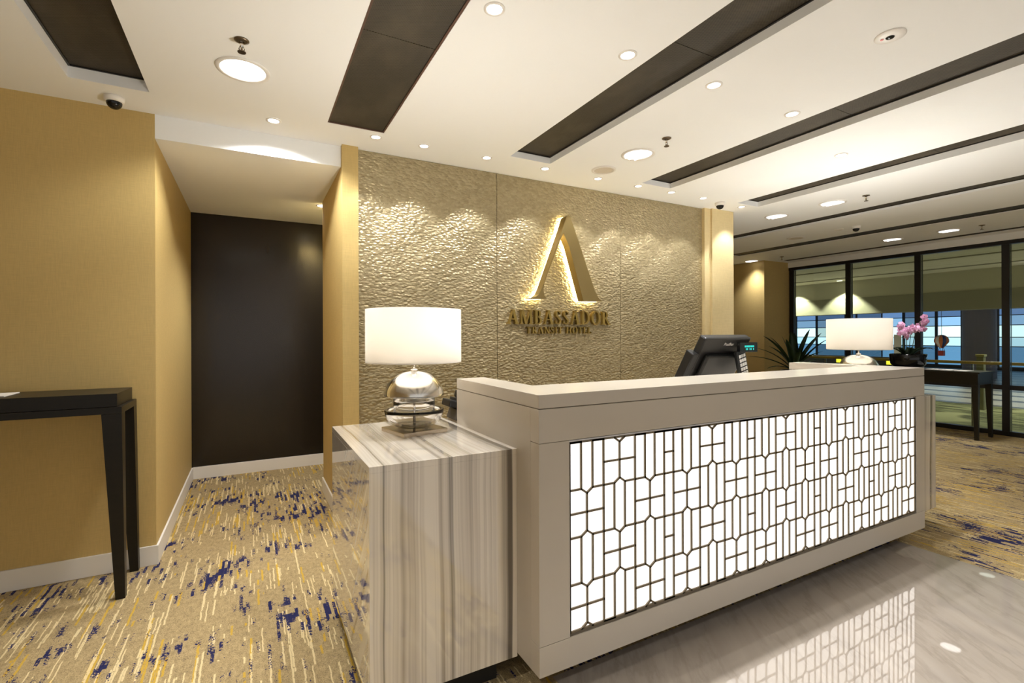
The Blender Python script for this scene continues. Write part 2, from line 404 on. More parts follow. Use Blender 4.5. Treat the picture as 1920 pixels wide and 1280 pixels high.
# skirtings
def skirt(n, a): o = structure(mesh(n, bbox(*a, .002), M_BASE)); return o
skirt('baseboard_left', (-4, -.483, YW-.017, YW-.0055, 0, .112))
skirt('baseboard_corridor_left', (-.4945, -.483, YW-.0055, 5.408, 0, .112))
skirt('baseboard_corridor_back', (-.483, 2.99, 5.408, 5.4195, 0, .112))
skirt('baseboard_corridor_right', (XR-.012, XR-.0005, 3.48, 4.499, 0, .112))
skirt('baseboard_back', (.66, 4.11, YW-.012, YW-.0005, 0, .112))

# ---------------------------------------------------------------- ceiling fixtures
def spot(parent, energy, size, blend, col=WARM, rad=.03, z=-.02):
    l = bpy.data.lights.new('lamp_bulb', 'SPOT'); l.energy = energy; l.spot_size = math.radians(size); l.spot_blend = blend; l.color = col; l.shadow_soft_size = rad
    o = link(bpy.data.objects.new('lamp_bulb', l)); o.parent = parent; o.location = (0, 0, z); return o
def small_downlight(x, y, label, group, W, size=88, blend=.35, r=.034, z=C):
    e = thing('recessed_downlight', (x, y, z), label, 'downlight', group)
    bm = B(); lathe(bm, [(r+.012, -.0005), (r+.012, -.004), (r+.002, -.006), (r, -.004), (r, -.0008)], 32, cap0=False, cap1=False)
    mesh('trim_ring', bm, M_WHITEP, e, True, world=False)
    bm = B(); lathe(bm, [(r, -.003), (r, -.0008)], 32); mesh('lens', bm, M_LAMPON, e, world=False)
    spot(e, W, size, blend); return e
ordn = ['first', 'second', 'third', 'fourth', 'fifth', 'sixth', 'seventh', 'eighth', 'ninth']
WX = [.724, 1.051, 1.527, 2.031, 2.549, 2.991, 3.39, 3.806]
for i, x in enumerate(WX):
    small_downlight(x, 3.232, 'tiny downlight washing the gold wall, %s from the corridor' % ordn[i], 'downlights along the feature wall', WALL_W*(.62 if i == 0 else 1), 87, .30, .027)
small_downlight(4.41, 3.267, 'tiny downlight just right of the pillar camera', 'downlights along the feature wall', WALL_W*(.62 if i == 0 else 1), 87, .30, .027)
small_downlight(.123, 3.273, 'small downlight in front of the corridor bulkhead', 'small ceiling downlights', 46, 150, .4, .030)
for (x, y, t) in ((.861, 1.746, 'brightest small downlight at the top edge between two grilles'), (1.551, 1.743, 'small downlight beside the grille over the desk front'), (2.137, 1.743, 'small downlight just right of the desk-front grille'),
                  (2.826, 1.755, 'small downlight hugging the left edge of the middle grille'), (3.788, 1.99, 'lone small downlight between the two right-hand grilles')):
    small_downlight(x, y, t, 'small ceiling downlights', MID_W, 86, .7, .031)
small_downlight(.566, 4.62, 'corridor downlight half hidden by the wall edge', 'corridor downlight', 60, 140, .6, .045, ZB)
def big_downlight(x, y, label, style, W, r=.098):
    e = thing('round_downlight', (x, y, C), label, 'downlight', 'large round downlights')
    bm = B(); lathe(bm, [(r+.022, -.0005), (r+.021, -.005), (r+.004, -.007), (r, -.004), (r, -.0008)], 48, cap0=False, cap1=False)
    mesh('trim_ring', bm, M_WHITEP, e, True, world=False)
    bm = B(); lathe(bm, [(r-.001, -.004 if style else -.002), (r-.001, -.0008)], 48)
    mesh('diffuser', bm, M_LAMPON if style else M_LAMPON2, e, world=False)
    if not style:
        for s in (-1, 0, 1):
            bm = B(); ww = math.sqrt(r*r-(s*.045)**2)*.96
            tube(bm, [(s*.045, -ww, -.007), (s*.045, ww, -.007)], .006, 8); mesh('lamp_tube', bm, M_TUBE, e, world=False)
    spot(e, W, 104, .9, rad=r); return e
big_downlight(-.031, 2.723, 'large glowing round downlight above the corridor approach', 1, BIG_W*1.15, .098)
for (x, y, t) in ((2.468, 2.668, 'large round downlight beside the ceiling speaker over the desk'), (5.093, 2.757, 'large round downlight near a sprinkler right of the pillar'), (5.112, 3.354, 'large round downlight nearest the pillar corner'),
                  (7.775, 2.815, 'large round downlight near the window, beside a sprinkler'), (7.791, 3.438, 'large round downlight near the window, left of its twin'), (7.815, 5.597, 'small far downlight above the olive wall')):
    big_downlight(x, y, t, 0, BIG_W, .098)
def sprinkler(x, y, label):
    e = thing('sprinkler_head', (x, y, C), label, 'sprinkler', 'ceiling sprinklers')
    bm = B(); lathe(bm, [(.030, -.0005), (.030, -.004), (.012, -.010), (.012, -.0005)], 24, cap0=False, cap1=False); mesh('escutcheon', bm, M_BRASSDK, e, True, world=False)
    bm = B(); lathe(bm, [(.008, -.004), (.008, -.03), (.004, -.034), (.004, -.05)], 16); mesh('body', bm, M_CHROME, e, True, world=False)
    bm = B(); tube(bm, [(.006, 0, -.028), (.011, 0, -.04), (.004, 0, -.052)], .002, 6); tube(bm, [(-.006, 0, -.028), (-.011, 0, -.04), (-.004, 0, -.052)], .002, 6); mesh('frame_arms', bm, M_BRASSDK, e, world=False)
    bm = B(); lathe(bm, [(.017, -.052), (.017, -.055)], 20); mesh('deflector', bm, M_BRASSDK, e, world=False)
for (x, y, t) in ((-.033, 2.452, 'sprinkler head next to the large glowing downlight'), (2.436, 2.363, 'sprinkler head above the desk, right of a round downlight'), (5.103, 2.462, 'sprinkler head right of the pillar between two grilles'),
                  (7.753, 2.492, 'sprinkler head close to the window wall grille'), (7.848, 5.058, 'tiny far sprinkler head above the olive wall')): sprinkler(x, y, t)
def dome_camera(x, y, label, s=1):
    e = thing('dome_camera', (x, y, C), label, 'camera', 'dome security cameras', scale=s)
    bm = B(); lathe(bm, [(.047, -.0005), (.047, -.012), (.044, -.026), (.037, -.030)], 32); mesh('housing', bm, M_WHITEP, e, True, world=False)
    bm = B(); lathe(bm, [(.036, -.028)]+[(.036*math.cos(t), -.030-.036*math.sin(t)) for t in [k*math.pi/2/8 for k in range(8)]]+[(.001, -.066)], 32); mesh('dome', bm, M_BLACKG, e, True, world=False)
dome_camera(-.654, 3.358, 'white dome camera above the console table'); dome_camera(4.094, 3.274, 'dome camera above the cream pillar'); dome_camera(6.453, 3.224, 'far dome camera beside a flat disc between grilles')
def speaker(x, y, label, r=.1):
    e = thing('ceiling_speaker', (x, y, C), label, 'speaker', 'ceiling speakers')
    bm = B(); lathe(bm, [(r, -.0005), (r, -.007), (r*.82, -.010), (r*.80, -.006), (r*.80, -.0006)], 40, cap0=False, cap1=False); mesh('ring', bm, M_WHITEP, e, True, world=False)
    bm = B(); lathe(bm, [(r*.81, -.005), (r*.81, -.0006)], 40); mesh('grille', bm, M_SPKR, e, world=False)
speaker(2.457, 3.044, 'round ceiling speaker over the gold wall', .095); speaker(6.501, 3.994, 'faint round ceiling speaker beyond the pillar', .11); 
e = thing('flat_ceiling_disc', (6.46, 3.42, C), 'small flat disc beside the far dome camera', 'detector')
bm = B(); lathe(bm, [(.05, -.0005), (.05, -.006), (.04, -.010)], 28); mesh('body', bm, M_WHITEP, e, True, world=False)
e = thing('emergency_light', (2.472, 1.096, C), 'white ceiling disc with dark oval lens and red dot', 'detector')
bm = B(); lathe(bm, [(.058, -.0005), (.058, -.003), (.052, -.006), (.03, -.007)], 40); mesh('body', bm, M_WHITEP, e, True, world=False)
bm = B(); lathe(bm, [(.017, -.0075), (.014, -.011), (.006, -.013)], 24); o = mesh('lens', bm, M_BLACKG, e, True, world=False)
bm = B(); lathe(bm, [(.007, -.0072), (.006, -.010)], 16, cx=-.012, cy=.026); mesh('indicator', bm, M_RED, e, world=False)

# added unseen downlights, soft fill from the lobby side behind the camera
for i, (x, y) in enumerate(((-.9, .9), (-.2, -.6), (1.2, -.6), (2.5, -.7), (3.85, -.6), (5.1, -.6), (6.4, -.6), (7.7, -.6), (2.45, -2.2), (5.1, -2.2))):
    e = thing('recessed_downlight', (x, y, C), 'added fill downlight behind the viewpoint, %s from the left wall' % (ordn+['tenth'])[i], 'downlight', 'added fill downlights behind the viewpoint')
    bm = B(); lathe(bm, [(.045, -.0005), (.045, -.005), (.032, -.005)], 32, cap0=False, cap1=False); mesh('trim_ring', bm, M_WHITEP, e, world=False)
    bm = B(); lathe(bm, [(.032, -.003), (.032, -.0008)], 24); mesh('lens', bm, M_LAMPON, e, world=False)
    spot(e, FILL_W*(2.0 if x < 0 else 1), 104, .85, rad=.05)

# ---------------------------------------------------------------- reception desk
X0, X1 = .897, 3.735; ZT = 1.119; ZC = 1.068; ZK = .112; G = .0016
YI = 1.775; YR = 2.257; RW = .150
desk = thing('reception_desk', (2.3, 1.85, 0), 'pale reception desk with glowing lattice front', 'reception desk')
bm = B()
pts = [(X0, YF), (X1, YF), (X1, YR), (X1-RW, YR), (X1-RW, YI), (X0+RW, YI), (X0+RW, YR), (X0, YR)]
a = [bm.verts.new((x, y, ZC+G)) for x, y in pts]; b = [bm.verts.new((x, y, ZT)) for x, y in pts]
bm.faces.new(a[::-1]); bm.faces.new(b)
for i in range(8): bm.faces.new((a[i], a[(i+1)%8], b[(i+1)%8], b[i]))
bevel(bm, .0018, 2)
mesh('counter_top', bm, M_DESK, desk)
PX0, PX1, PZ0, PZ1 = 1.033, 3.626, .229, .936
ZR1, ZR0 = .944, .222
def dp(n, a, bev=.0012, m=M_DESK): return mesh(n, bbox(*a, bev), m, desk)
dp('top_rail', (X0, X1, YF, YF+.06, ZR1+G, ZC-G)); dp('bottom_rail', (X0, X1, YF, YF+.06, ZK, ZR0-G))
dp('stile', (X0, PX0-.004, YF, YF+.06, ZR0, ZR1)); dp('stile', (PX1+.004, X1, YF, YF+.06, ZR0, ZR1))
dp('side_panel', (X0, X0+.03, YF+.0605, YR, ZK, ZC-G)); dp('side_panel', (X1-.03, X1, YF+.0605, YR, ZK, ZC-G))
dp('return_inner_panel', (X0+RW-.03, X0+RW, YI, YR, .898, ZC-G)); dp('return_inner_panel', (X1-RW, X1-RW+.03, YI, YR, .898, ZC-G))
dp('return_end', (X0+.0305, X0+RW-.0305, YR-.03, YR, .898, ZC-G)); dp('return_end', (X1-RW+.0305, X1-.0305, YR-.03, YR, .898, ZC-G))
dp('ledge_back', (X0+RW, X1-RW, YI-.03, YI, .898, ZC-G)); 
dp('work_surface', (X0+.031, X1-.031, YF+.08, 2.47, .866, .897)); dp('base_panel', (X0+.031, X1-.031, YF+.08, YF+.10, ZK, .865))
dp('underside', (X0+.031, X1-.031, YF+.101, YR, ZK, ZK+.02))
bm = B(); box(bm, X0+.004, X1-.004, YF+.004, YF+.05, ZC-G, ZC+G); box(bm, X0+.004, X1-.004, YF+.004, YF+.05, ZR1, ZR1+G); box(bm, X0+.004, X1-.004, YF+.004, YF+.05, ZR0-G, ZR0)
box(bm, X0+.004, X0+.025, YF+.05, YR-.01, ZC-G, ZC+G)
mesh('shadow_gap', bm, M_GROOVE, desk)
dp('plinth', (X0+.16, X1-.16, MY1+.02, 2.2, .0005, ZK), 0, M_BLACKP)
# light panel
YP = YF+.011
panel = mesh('light_panel', bbox(PX0-.003, PX1+.003, YP+.004, YP+.03, PZ0-.004, PZ1+.004), M_WHITEP, desk); panel['label'] = 'backlit white panel behind a bronze lattice'
ZROW = [.932, .7555, .578, .4045, .2325]; U = (PX1-PX0)/49; VV = .018
seq = []
x = PX0
pat = 'ABAb'*4+'ABA'
for ch in pat:
    wdt = U if ch == 'b' else 3*U
    seq.append((ch, x, x+wdt)); x += wdt
panes = []; segs = set()
def sg(p, q):
    p = (round(p[0], 5), round(p[1], 5)); q = (round(q[0], 5), round(q[1], 5)); segs.add((min(p, q), max(p, q)))
for r in range(4):
    zt, zb = ZROW[r], ZROW[r+1]; zm = (zt+zb)/2 + (.0 if r else -.0)
    for ch, a, b in seq:
        ty = ch if ch == 'b' else (ch if r % 2 == 0 else ('B' if ch == 'A' else 'A'))
        sg((a, zb), (a, zt)); sg((b, zb), (b, zt))
        xc = (a+b)/2
        if ty == 'b':
            sg((a, zt), (b, zt)); sg((a, zb), (b, zb))
            if r % 2 == 0: sg((a, zm), (b, zm)); panes += [[(a, zb), (b, zb), (b, zm), (a, zm)], [(a, zm), (b, zm), (b, zt), (a, zt)]]
            else: panes.append([(a, zb), (b, zb), (b, zt), (a, zt)])
        elif ty == 'A':
            x1, x2 = a+U, a+2*U
            sg((x1, zb), (x1, zt)); sg((x2, zb), (x2, zt))
            tv, bv = (0 if r == 0 else VV), (0 if r == 3 else VV)
            for z_ in (zt, zb): sg((a, z_), (x1, z_)); sg((x2, z_), (b, z_))
            if tv: sg((x1, zt), (xc, zt+tv)); sg((xc, zt+tv), (x2, zt))
            if bv: sg((x1, zb), (xc, zb-bv)); sg((xc, zb-bv), (x2, zb))
            panes += [[(a, zb), (x1, zb), (x1, zt), (a, zt)], [(x2, zb), (b, zb), (b, zt), (x2, zt)]]
            c = [(x1, zb)] + ([(xc, zb-bv)] if bv else []) + [(x2, zb), (x2, zt)] + ([(xc, zt+tv)] if tv else []) + [(x1, zt)]
            panes.append(c)
        else:
            h = U/2
            sg((xc, zb+VV), (xc, zt-VV)); sg((a, zm), (b, zm))
            panes += [[(a, zm), (xc, zm), (xc, zt-VV), (xc-h, zt), (a, zt)], [(xc, zm), (b, zm), (b, zt), (xc+h, zt), (xc, zt-VV)],
                      [(a, zb), (xc-h, zb), (xc, zb+VV), (xc, zm), (a, zm)], [(xc+h, zb), (b, zb), (b, zm), (xc, zm), (xc, zb+VV)]]
            if r == 0: panes.append([(xc-h, zt), (xc, zt-VV), (xc+h, zt)]); sg((xc-h, zt), (xc, zt-VV)); sg((xc, zt-VV), (xc+h, zt))
            if r == 3: panes.append([(xc-h, zb), (xc+h, zb), (xc, zb+VV)]); sg((xc-h, zb), (xc, zb+VV)); sg((xc, zb+VV), (xc+h, zb))
for pl in panes:
    bm = B(); prism_xz(bm, pl, YP, YP+.0035); bmesh.ops.recalc_face_normals(bm, faces=bm.faces[:])
    mesh('pane', bm, M_PANE, panel)
bm = B(); lw = .0038
for p, q in segs:
    d = Vector((q[0]-p[0], q[1]-p[1])); d.normalize(); nn = Vector((-d.y, d.x))*lw; ex = d*(lw*.6)
    P = [(p[0]+nn.x-ex.x, p[1]+nn.y-ex.y), (p[0]-nn.x-ex.x, p[1]-nn.y-ex.y), (q[0]-nn.x+ex.x, q[1]-nn.y+ex.y), (q[0]+nn.x+ex.x, q[1]+nn.y+ex.y)]
    prism_xz(bm, P, YP-.006, YP-.0003)
for a_ in ((PX0-.003, PX0+.004, ZROW[4]-.003, ZROW[0]+.004), (PX1-.004, PX1+.003, ZROW[4]-.003, ZROW[0]+.004), (PX0, PX1, ZROW[0]-.003, ZROW[0]+.004), (PX0, PX1, ZROW[4]-.003, ZROW[4]+.004)):
    box(bm, a_[0], a_[1], YP-.006, YP-.0003, a_[2], a_[3])
bmesh.ops.recalc_face_normals(bm, faces=bm.faces[:])
mesh('lattice', bm, M_LATT, panel)['label'] = 'thin bronze geometric lattice'

# ---------------------------------------------------------------- marble pedestals
def pedestal(x0, x1, y0, y1, label, left):
    e = thing('marble_pedestal', ((x0+x1)/2, (y0+y1)/2, 0), label, 'pedestal', 'striped marble pedestals'); t = .022; zt = .897; zb = .10
    mesh('top_slab', bbox(x0, x1, y0, y1, zt-t, zt, .0007), M_STRIPE_X, e)
    mesh('front_slab', bbox(x0, x1, y0, y0+t, zb, zt-t-.0001, .0004), M_STRIPE_X, e)
    xs = (x0, x0+t) if left else (x1-t, x1)
    mesh('side_slab', bbox(*xs, y0+t+.0003, y1, zb, zt-t-.0003, .001), M_STRIPE_Y, e)
    xo = (x1-t, x1) if left else (x0, x0+t)
    mesh('inner_slab', bbox(*xo, y0+t+.0003, y1, zb, zt-t-.0003), M_STRIPE_Y, e)
    mesh('back_slab', bbox(x0+t+.0003, x1-t-.0003, y1-t, y1, zb, zt-t-.0003), M_STRIPE_X, e)
    mesh('underside', bbox(x0+t+.0003, x1-t-.0003, y0+t+.0003, y1-t-.0003, zb, zb+.02), M_BLACKP, e)
    mesh('plinth', bbox(x0+.06, x1-.06, y0+.06, y1-.06, .0005, zb-.0003), M_BLACKP, e)
pedestal(.341, .8965, 1.640, 2.472, 'striped marble pedestal left of the desk, carrying the near lamp', True)
pedestal(3.7355, 4.285, 1.630, 2.472, 'striped marble pedestal at the far right end of the desk', False)

# ---------------------------------------------------------------- table lamps
def table_lamp(x, y, rz, label, W):
    e = thing('table_lamp', (x, y, .8972), label, 'lamp', 'crystal table lamps', rz)
    mesh('base_plate', bevel((lambda b: (box(b, -.108, .108, -.108, .108, 0, .020), b)[1])(B()), .002), M_NICKEL, e, world=False)
    def part(n, prof, m=M_CRYSTAL, cap=True): bm = B(); lathe(bm, prof, 64, cap0=cap, cap1=cap); bmesh.ops.recalc_face_normals(bm, faces=bm.faces[:]); o = mesh(n, bm, m, e, True, world=False); return o
    # lower bowl
    R = .132; prof = [(.030, .0205)]
    for k in range(1, 11):
        t = k/10*math.pi/2; prof.append((.045+(R-.045)*math.sin(t), .022+.080*(1-math.cos(t))))
    prof += [(R-.004, .1035), (R-.014, .1035)]
    for k in range(8, 1, -1):
        t = k/10*math.pi/2; prof.append((.040+(R-.055)*math.sin(t), .036+.072*(1-math.cos(t))))
    prof += [(.001, .036)]
    part('crystal_bowl', prof)
    part('crystal_drum', [(.086, .090), (.092, .090), (.092, .1640), (.086, .1640), (.086, .090)], cap=False)
    part('centre_rod', [(.0065, .0365), (.0065, .1640)], M_CHROME)
    part('inner_ring', [(.0855, .1085), (.0855, .1115), (.080, .1115), (.080, .1085), (.0855, .1085)], M_CHROME, cap=False)
    prof = [(.114, .1645), (R-.004, .1645), (R, .168)]
    for k in range(1, 13):
        t = k/12*math.pi/2; prof.append((.014+(R-.014)*math.cos(t), .168+.107*math.sin(t)))
    prof += [(.001, .275), (.001, .262)]+[(.010+.104*math.sin(t), .1645+.0975*math.cos(t)) for t in [k*math.pi/24 for k in range(1, 13)]]
    part('crystal_dome', prof, cap=False)
    part('dome_reflector', [(.001, .1645), (.112, .1645)]+[(.010+.102*math.cos(t), .1645+.0955*math.sin(t)) for t in [k*math.pi/24 for k in range(1, 12)]]+[(.002, .2602)], M_SLEEVE)
    part('collar', [(.016, .2752), (.016, .283), (.006, .286)], M_CHROME)
    part('stem', [(.0062, .2862), (.0062, .335)], M_CHROME)
    Rs = .2125; z0, z1 = .315, .552
    bm = B(); lathe(bm, [(Rs, z0), (Rs, z1), (Rs-.002, z1), (Rs-.002, z0), (Rs, z0)], 72, cap0=False, cap1=False); mesh('lamp_shade', bm, M_SHADE, e, True, world=False)
    bm = B(); lathe(bm, [(Rs-.0025, z0+.004), (Rs-.0025, z0+.0045), (.02, z0+.0045), (.02, z0+.004)], 48, cap0=False, cap1=False); mesh('shade_diffuser', bm, M_SHADE, e, world=False)
    prof = [(.012, .3355), (.014, .36)]+[(.034*math.sin(t)+.002, .405-.040*math.cos(t)) for t in [k*math.pi/10+.35 for k in range(9)]]
    part('bulb', prof, M_BULB)
    l = bpy.data.lights.new('lamp_bulb', 'POINT'); l.energy = W; l.color = (1, .96, .88); l.shadow_soft_size = .05
    o = link(bpy.data.objects.new('lamp_bulb', l)); o.parent = e; o.location = (0, 0, .47)
    return e
M_SLEEVE = simple('satin_silver', (.86, .82, .76), .22, metal=.9)
M_BULB = emit('bulb_glow', (1, .93, .82), 4)
table_lamp(.650, 2.155, math.radians(12), 'near table lamp with drum shade and clear crystal base', 20)
table_lamp(4.165, 2.066, math.radians(12), 'far table lamp behind the right end of the desk', 44)

# ---------------------------------------------------------------- wall sign: emblem
YE = 3.40
pts = [(2.3436, 2.3313), (2.3651, 2.3464), (2.3851, 2.3385), (2.4264, 2.2404), (2.6148, 1.7835), (2.6437, 1.7162), (2.673, 1.6681), (2.696, 1.6459), (2.7274, 1.6337), (2.7274, 1.6291), (2.5217, 1.6255), (2.5146, 1.6401), (2.3716, 2.0859), (2.3141, 2.1932), (2.2579, 2.0701), (2.1534, 1.8327), (2.1254, 1.7571), (2.1164, 1.7013), (2.122, 1.6646), (2.1415, 1.6393), (2.1415, 1.6344), (1.9843, 1.6293), (1.9844, 1.6341), (2.0409, 1.6433), (2.0731, 1.6677), (2.0984, 1.7129), (2.1328, 1.7976), (2.3036, 2.2186)]
sign = thing('emblem_sign', (2.33, YW, 1.63), 'large backlit gold letter A emblem on the hammered wall', 'sign')
bm = B(); fa, fb = prism_xz(bm, pts, YE, YE+.08); bmesh.ops.recalc_face_normals(bm, faces=bm.faces[:])
bmesh.ops.triangulate(bm, faces=[f for f in bm.faces if len(f.verts) > 4]); mesh('letter_face', bm, M_GOLD, sign)
cx = sum(p[0] for p in pts)/len(pts); cz = sum(p[1] for p in pts)/len(pts)
bm = B()
prism_xz(bm, pts, YE+.0803, YE+.094); bmesh.ops.recalc_face_normals(bm, faces=bm.faces[:]); bmesh.ops.triangulate(bm, faces=[f for f in bm.faces if len(f.verts) > 4])
mesh('back_light', bm, M_LED, sign)
bm = B()
for (x, z) in ((2.02, 1.645), (2.62, 1.70), (2.38, 2.25)): tube(bm, [(x, YE+.08, z), (x, YW-.0003, z)], .005, 8)
mesh('standoff', bm, M_CHROME, sign)

# lettering ------------------------------------------------------
TH, TN, SF = .20, .075, .06
def ln(out, p, q, w, vert=True):
    out.append([(p[0]-w/2, p[1]), (p[0]+w/2, p[1]), (q[0]+w/2, q[1]), (q[0]-w/2, q[1])])
def hb(out, x0, x1, z, h): out.append([(x0, z), (x1, z), (x1, z+h), (x0, z+h)])
def serif(out, x, z, w=.34): hb(out, x-w/2, x+w/2, z if z < .5 else z-SF, SF)
def arc(out, cx, cz, rx, rz, a0, a1, wx, wz, n=14):
    for k in range(n):
        s = [math.radians(a0+(a1-a0)*(k+j)/n) for j in (0, 1)]
        o = [(cx+rx*math.cos(t), cz+rz*math.sin(t)) for t in s]; i = [(cx+(rx-wx)*math.cos(t), cz+(rz-wz)*math.sin(t)) for t in s]
        out.append([o[0], o[1], i[1], i[0]])
def glyph(ch):
    o = []
    if ch == 'A': W = .92; ln(o, (.14, 0), (.46, 1), TN); ln(o, (.76, 0), (.46, 1), TH); hb(o, .26, .64, .32, .05); serif(o, .14, 0, .26); serif(o, .76, 0, .34)
    elif ch == 'M': W = 1.1; ln(o, (.14, 0), (.16, 1), TN); ln(o, (.53, 0), (.20, 1), TH); ln(o, (.53, 0), (.88, 1), TN); ln(o, (.94, 0), (.90, 1), TH); serif(o, .14, 0, .26); serif(o, .94, 0, .34); serif(o, .16, 1, .2); serif(o, .90, 1, .26)
    elif ch == 'B': W = .72; ln(o, (.2, 0), (.2, 1), TH); serif(o, .18, 0, .3); serif(o, .18, 1, .3); arc(o, .33, .75, .27, .25, -90, 90, .16, .06); arc(o, .35, .26, .33, .26, -90, 90, .18, .06); hb(o, .2, .36, .94, .06); hb(o, .2, .36, .49, .05); hb(o, .2, .36, 0, .06)
    elif ch == 'S': W = .62; arc(o, .30, .74, .24, .26, 30, 265, .14, .07); arc(o, .30, .26, .26, .26, -150, 85, .15, .07); o.append([(.10, .62), (.24, .68), (.50, .38), (.38, .32)]); hb(o, .46, .52, .72, .22); hb(o, .05, .11, .06, .24)
    elif ch == 'D': W = .86; ln(o, (.2, 0), (.2, 1), TH); serif(o, .18, 0, .3); serif(o, .18, 1, .3); arc(o, .32, .5, .50, .5, -90, 90, .19, .07); hb(o, .2, .34, .93, .07); hb(o, .2, .34, 0, .07)
    elif ch == 'O': W = .98; arc(o, .49, .5, .45, .52, 0, 360, .19, .07, 28)
    elif ch == 'R': W = .84; ln(o, (.2, 0), (.2, 1), TH); serif(o, .2, 0, .34); serif(o, .18, 1, .3); arc(o, .33, .74, .29, .26, -90, 90, .17, .06); hb(o, .2, .36, .94, .06); hb(o, .2, .36, .47, .06); ln(o, (.74, 0), (.40, .5), TH); serif(o, .78, 0, .22)
    elif ch == 'T': W = .78; ln(o, (.39, 0), (.39, 1), TH); hb(o, .04, .74, .93, .07); serif(o, .39, 0, .36); hb(o, .04, .09, .78, .2); hb(o, .69, .74, .78, .2)
    elif ch == 'N': W = .96; ln(o, (.16, 0), (.16, 1), TN); ln(o, (.78, 0), (.20, 1), TH); ln(o, (.80, 0), (.80, 1), TN); serif(o, .16, 0, .26); serif(o, .16, 1, .24); serif(o, .80, 1, .26)
    elif ch == 'I': W = .42; ln(o, (.21, 0), (.21, 1), TH); serif(o, .21, 0); serif(o, .21, 1)
    elif ch == 'H': W = .94; ln(o, (.2, 0), (.2, 1), TH); ln(o, (.74, 0), (.74, 1), TH); hb(o, .2, .74, .48, .06); [serif(o, a, b) for a in (.2, .74) for b in (0, 1)]
    elif ch == 'E': W = .70; ln(o, (.2, 0), (.2, 1), TH); hb(o, .06, .62, .93, .07); hb(o, .06, .64, 0, .07); hb(o, .2, .5, .48, .06); hb(o, .57, .62, .78, .2); hb(o, .59, .64, .02, .2)
    elif ch == 'L': W = .68; ln(o, (.2, 0), (.2, 1), TH); serif(o, .2, 1); hb(o, .06, .62, 0, .07); hb(o, .57, .62, .02, .24)
    else: W = .38
    return o, W
def lettering(text, x0, x1, z0, hgt, label, depth, y):
    e = thing('raised_lettering', ((x0+x1)/2, YW, z0), label, 'sign lettering', 'gold words under the emblem')
    ws = [glyph(c)[1] for c in text]; gap = .10
    tot = sum(ws)+gap*(len(text)-1); sx = (x1-x0)/tot; x = x0
    for c, w_ in zip(text, ws):
        q, _ = glyph(c)
        if q:
            bm = B()
            for k, poly in enumerate(q): prism_xz(bm, [(x+a*sx, z0+b*hgt) for a, b in poly], y-.0004*(k % 5), YW-.0003)
            bmesh.ops.recalc_face_normals(bm, faces=bm.faces[:]); mesh('letter', bm, M_GOLDDK, e)
        x += (w_+gap)*sx
lettering('AMBASSADOR', 1.825, 2.875, 1.425, .118, 'raised gold word AMBASSADOR under the emblem', .03, 3.478)
lettering('TRANSIT HOTEL', 2.003, 2.672, 1.347, .056, 'raised gold words TRANSIT HOTEL below the larger word', .02, 3.486)

# ---------------------------------------------------------------- left console table
def leg(bm, top, bot, zt, zb):
    (ax0, ax1, ay0, ay1) = bot; (bx0, bx1, by0, by1) = top
    frust(bm, [(ax0, ay0, zb), (ax1, ay0, zb), (ax1, ay1, zb), (ax0, ay1, zb)], [(bx0, by0, zt), (bx1, by0, zt), (bx1, by1, zt), (bx0, by1, zt)])
con = thing('console_table', (-1.35, 3.3, 0), 'black console table with tapered legs against the gold wall', 'table')
xl, xr, yf, yb = -2.15, -.583, 3.122, 3.490
mesh('top_slab', bbox(xl+.02, xr-.020, yf+.008, yb-.004, .9765, 1.044, .002), M_WOOD, con)
mesh('frame', bbox(xl, xr, yf, yb, .942, .976, .0015), M_WOOD, con)
for (bx0, bx1, ax0, ax1) in ((xr-.082, xr, xr-.028, xr+.012), (xl, xl+.082, xl-.012, xl+.028)):
    for (by0, by1, ay0, ay1) in ((yf, yf+.075, yf-.002, yf+.036), (yb-.075, yb, yb-.040, yb)):
        bm = B(); leg(bm, (bx0, bx1, by0, by1), (ax0, ax1, ay0, ay1), .9418, .0005); mesh('leg', bm, M_WOOD, con)
br = tag(mesh('brochure', bbox(-1.30, -1.05, 3.22, 3.40, 1.0445, 1.050, .001), M_PAPER), 'thin pale brochure lying on the black console table', 'brochure')

# ---------------------------------------------------------------- point of sale terminal
pos = thing('sales_terminal', (2.47, 2.05, .8975), 'black sales terminal with keypad standing behind the desk', 'terminal')
T = Matrix.Translation((2.475, 2.02, 1.18)) @ Matrix.Rotation(math.radians(30), 4, 'X')   # top leans towards the guest side
def tb(a, b, c, d, e_, f, bev=.004, T_=None):
    bm = bbox(a, b, c, d, e_, f, bev); bmesh.ops.transform(bm, matrix=T_ or T, verts=bm.verts[:]); return bm
mesh('screen_housing', tb(-.20, .20, -.025, .022, -.15, .165, .010), M_BLACK, pos)
mesh('rear_cover', tb(-.15, .17, -.055, -.0255, -.14, .06, .012), M_BLACK, pos)
mesh('side_module', tb(-.245, -.2005, -.03, .03, -.16, .06, .006), M_BLACK, pos)
bm = bbox(2.38, 2.56, 1.98, 2.14, .8978, .925, .008); mesh('foot', bm, M_BLACK, pos)
bm = bbox(2.43, 2.51, 2.04, 2.11, .9255, 1.10, .006); mesh('stand', bm, M_BLACK, pos)
cdp = mesh('customer_display', bbox(2.555, 2.715, 1.905, 1.93, 1.225, 1.285, .004), M_BLACKG, pos)
M_TEAL = emit('display_teal', (.05, .75, .65), .9)
bm = B()
for k in range(8):
    x = 2.595+k*.011
    box(bm, x, x+.008, 1.9040, 1.9048, 1.255, 1.266)
    if k % 3: box(bm, x, x+.007, 1.9040, 1.9048, 1.239, 1.249)
mesh('display_text', bm, M_TEAL, cdp)
K = Matrix.Translation((2.588, 1.925, 1.14)) @ Matrix.Rotation(math.radians(-14), 4, 'Y')
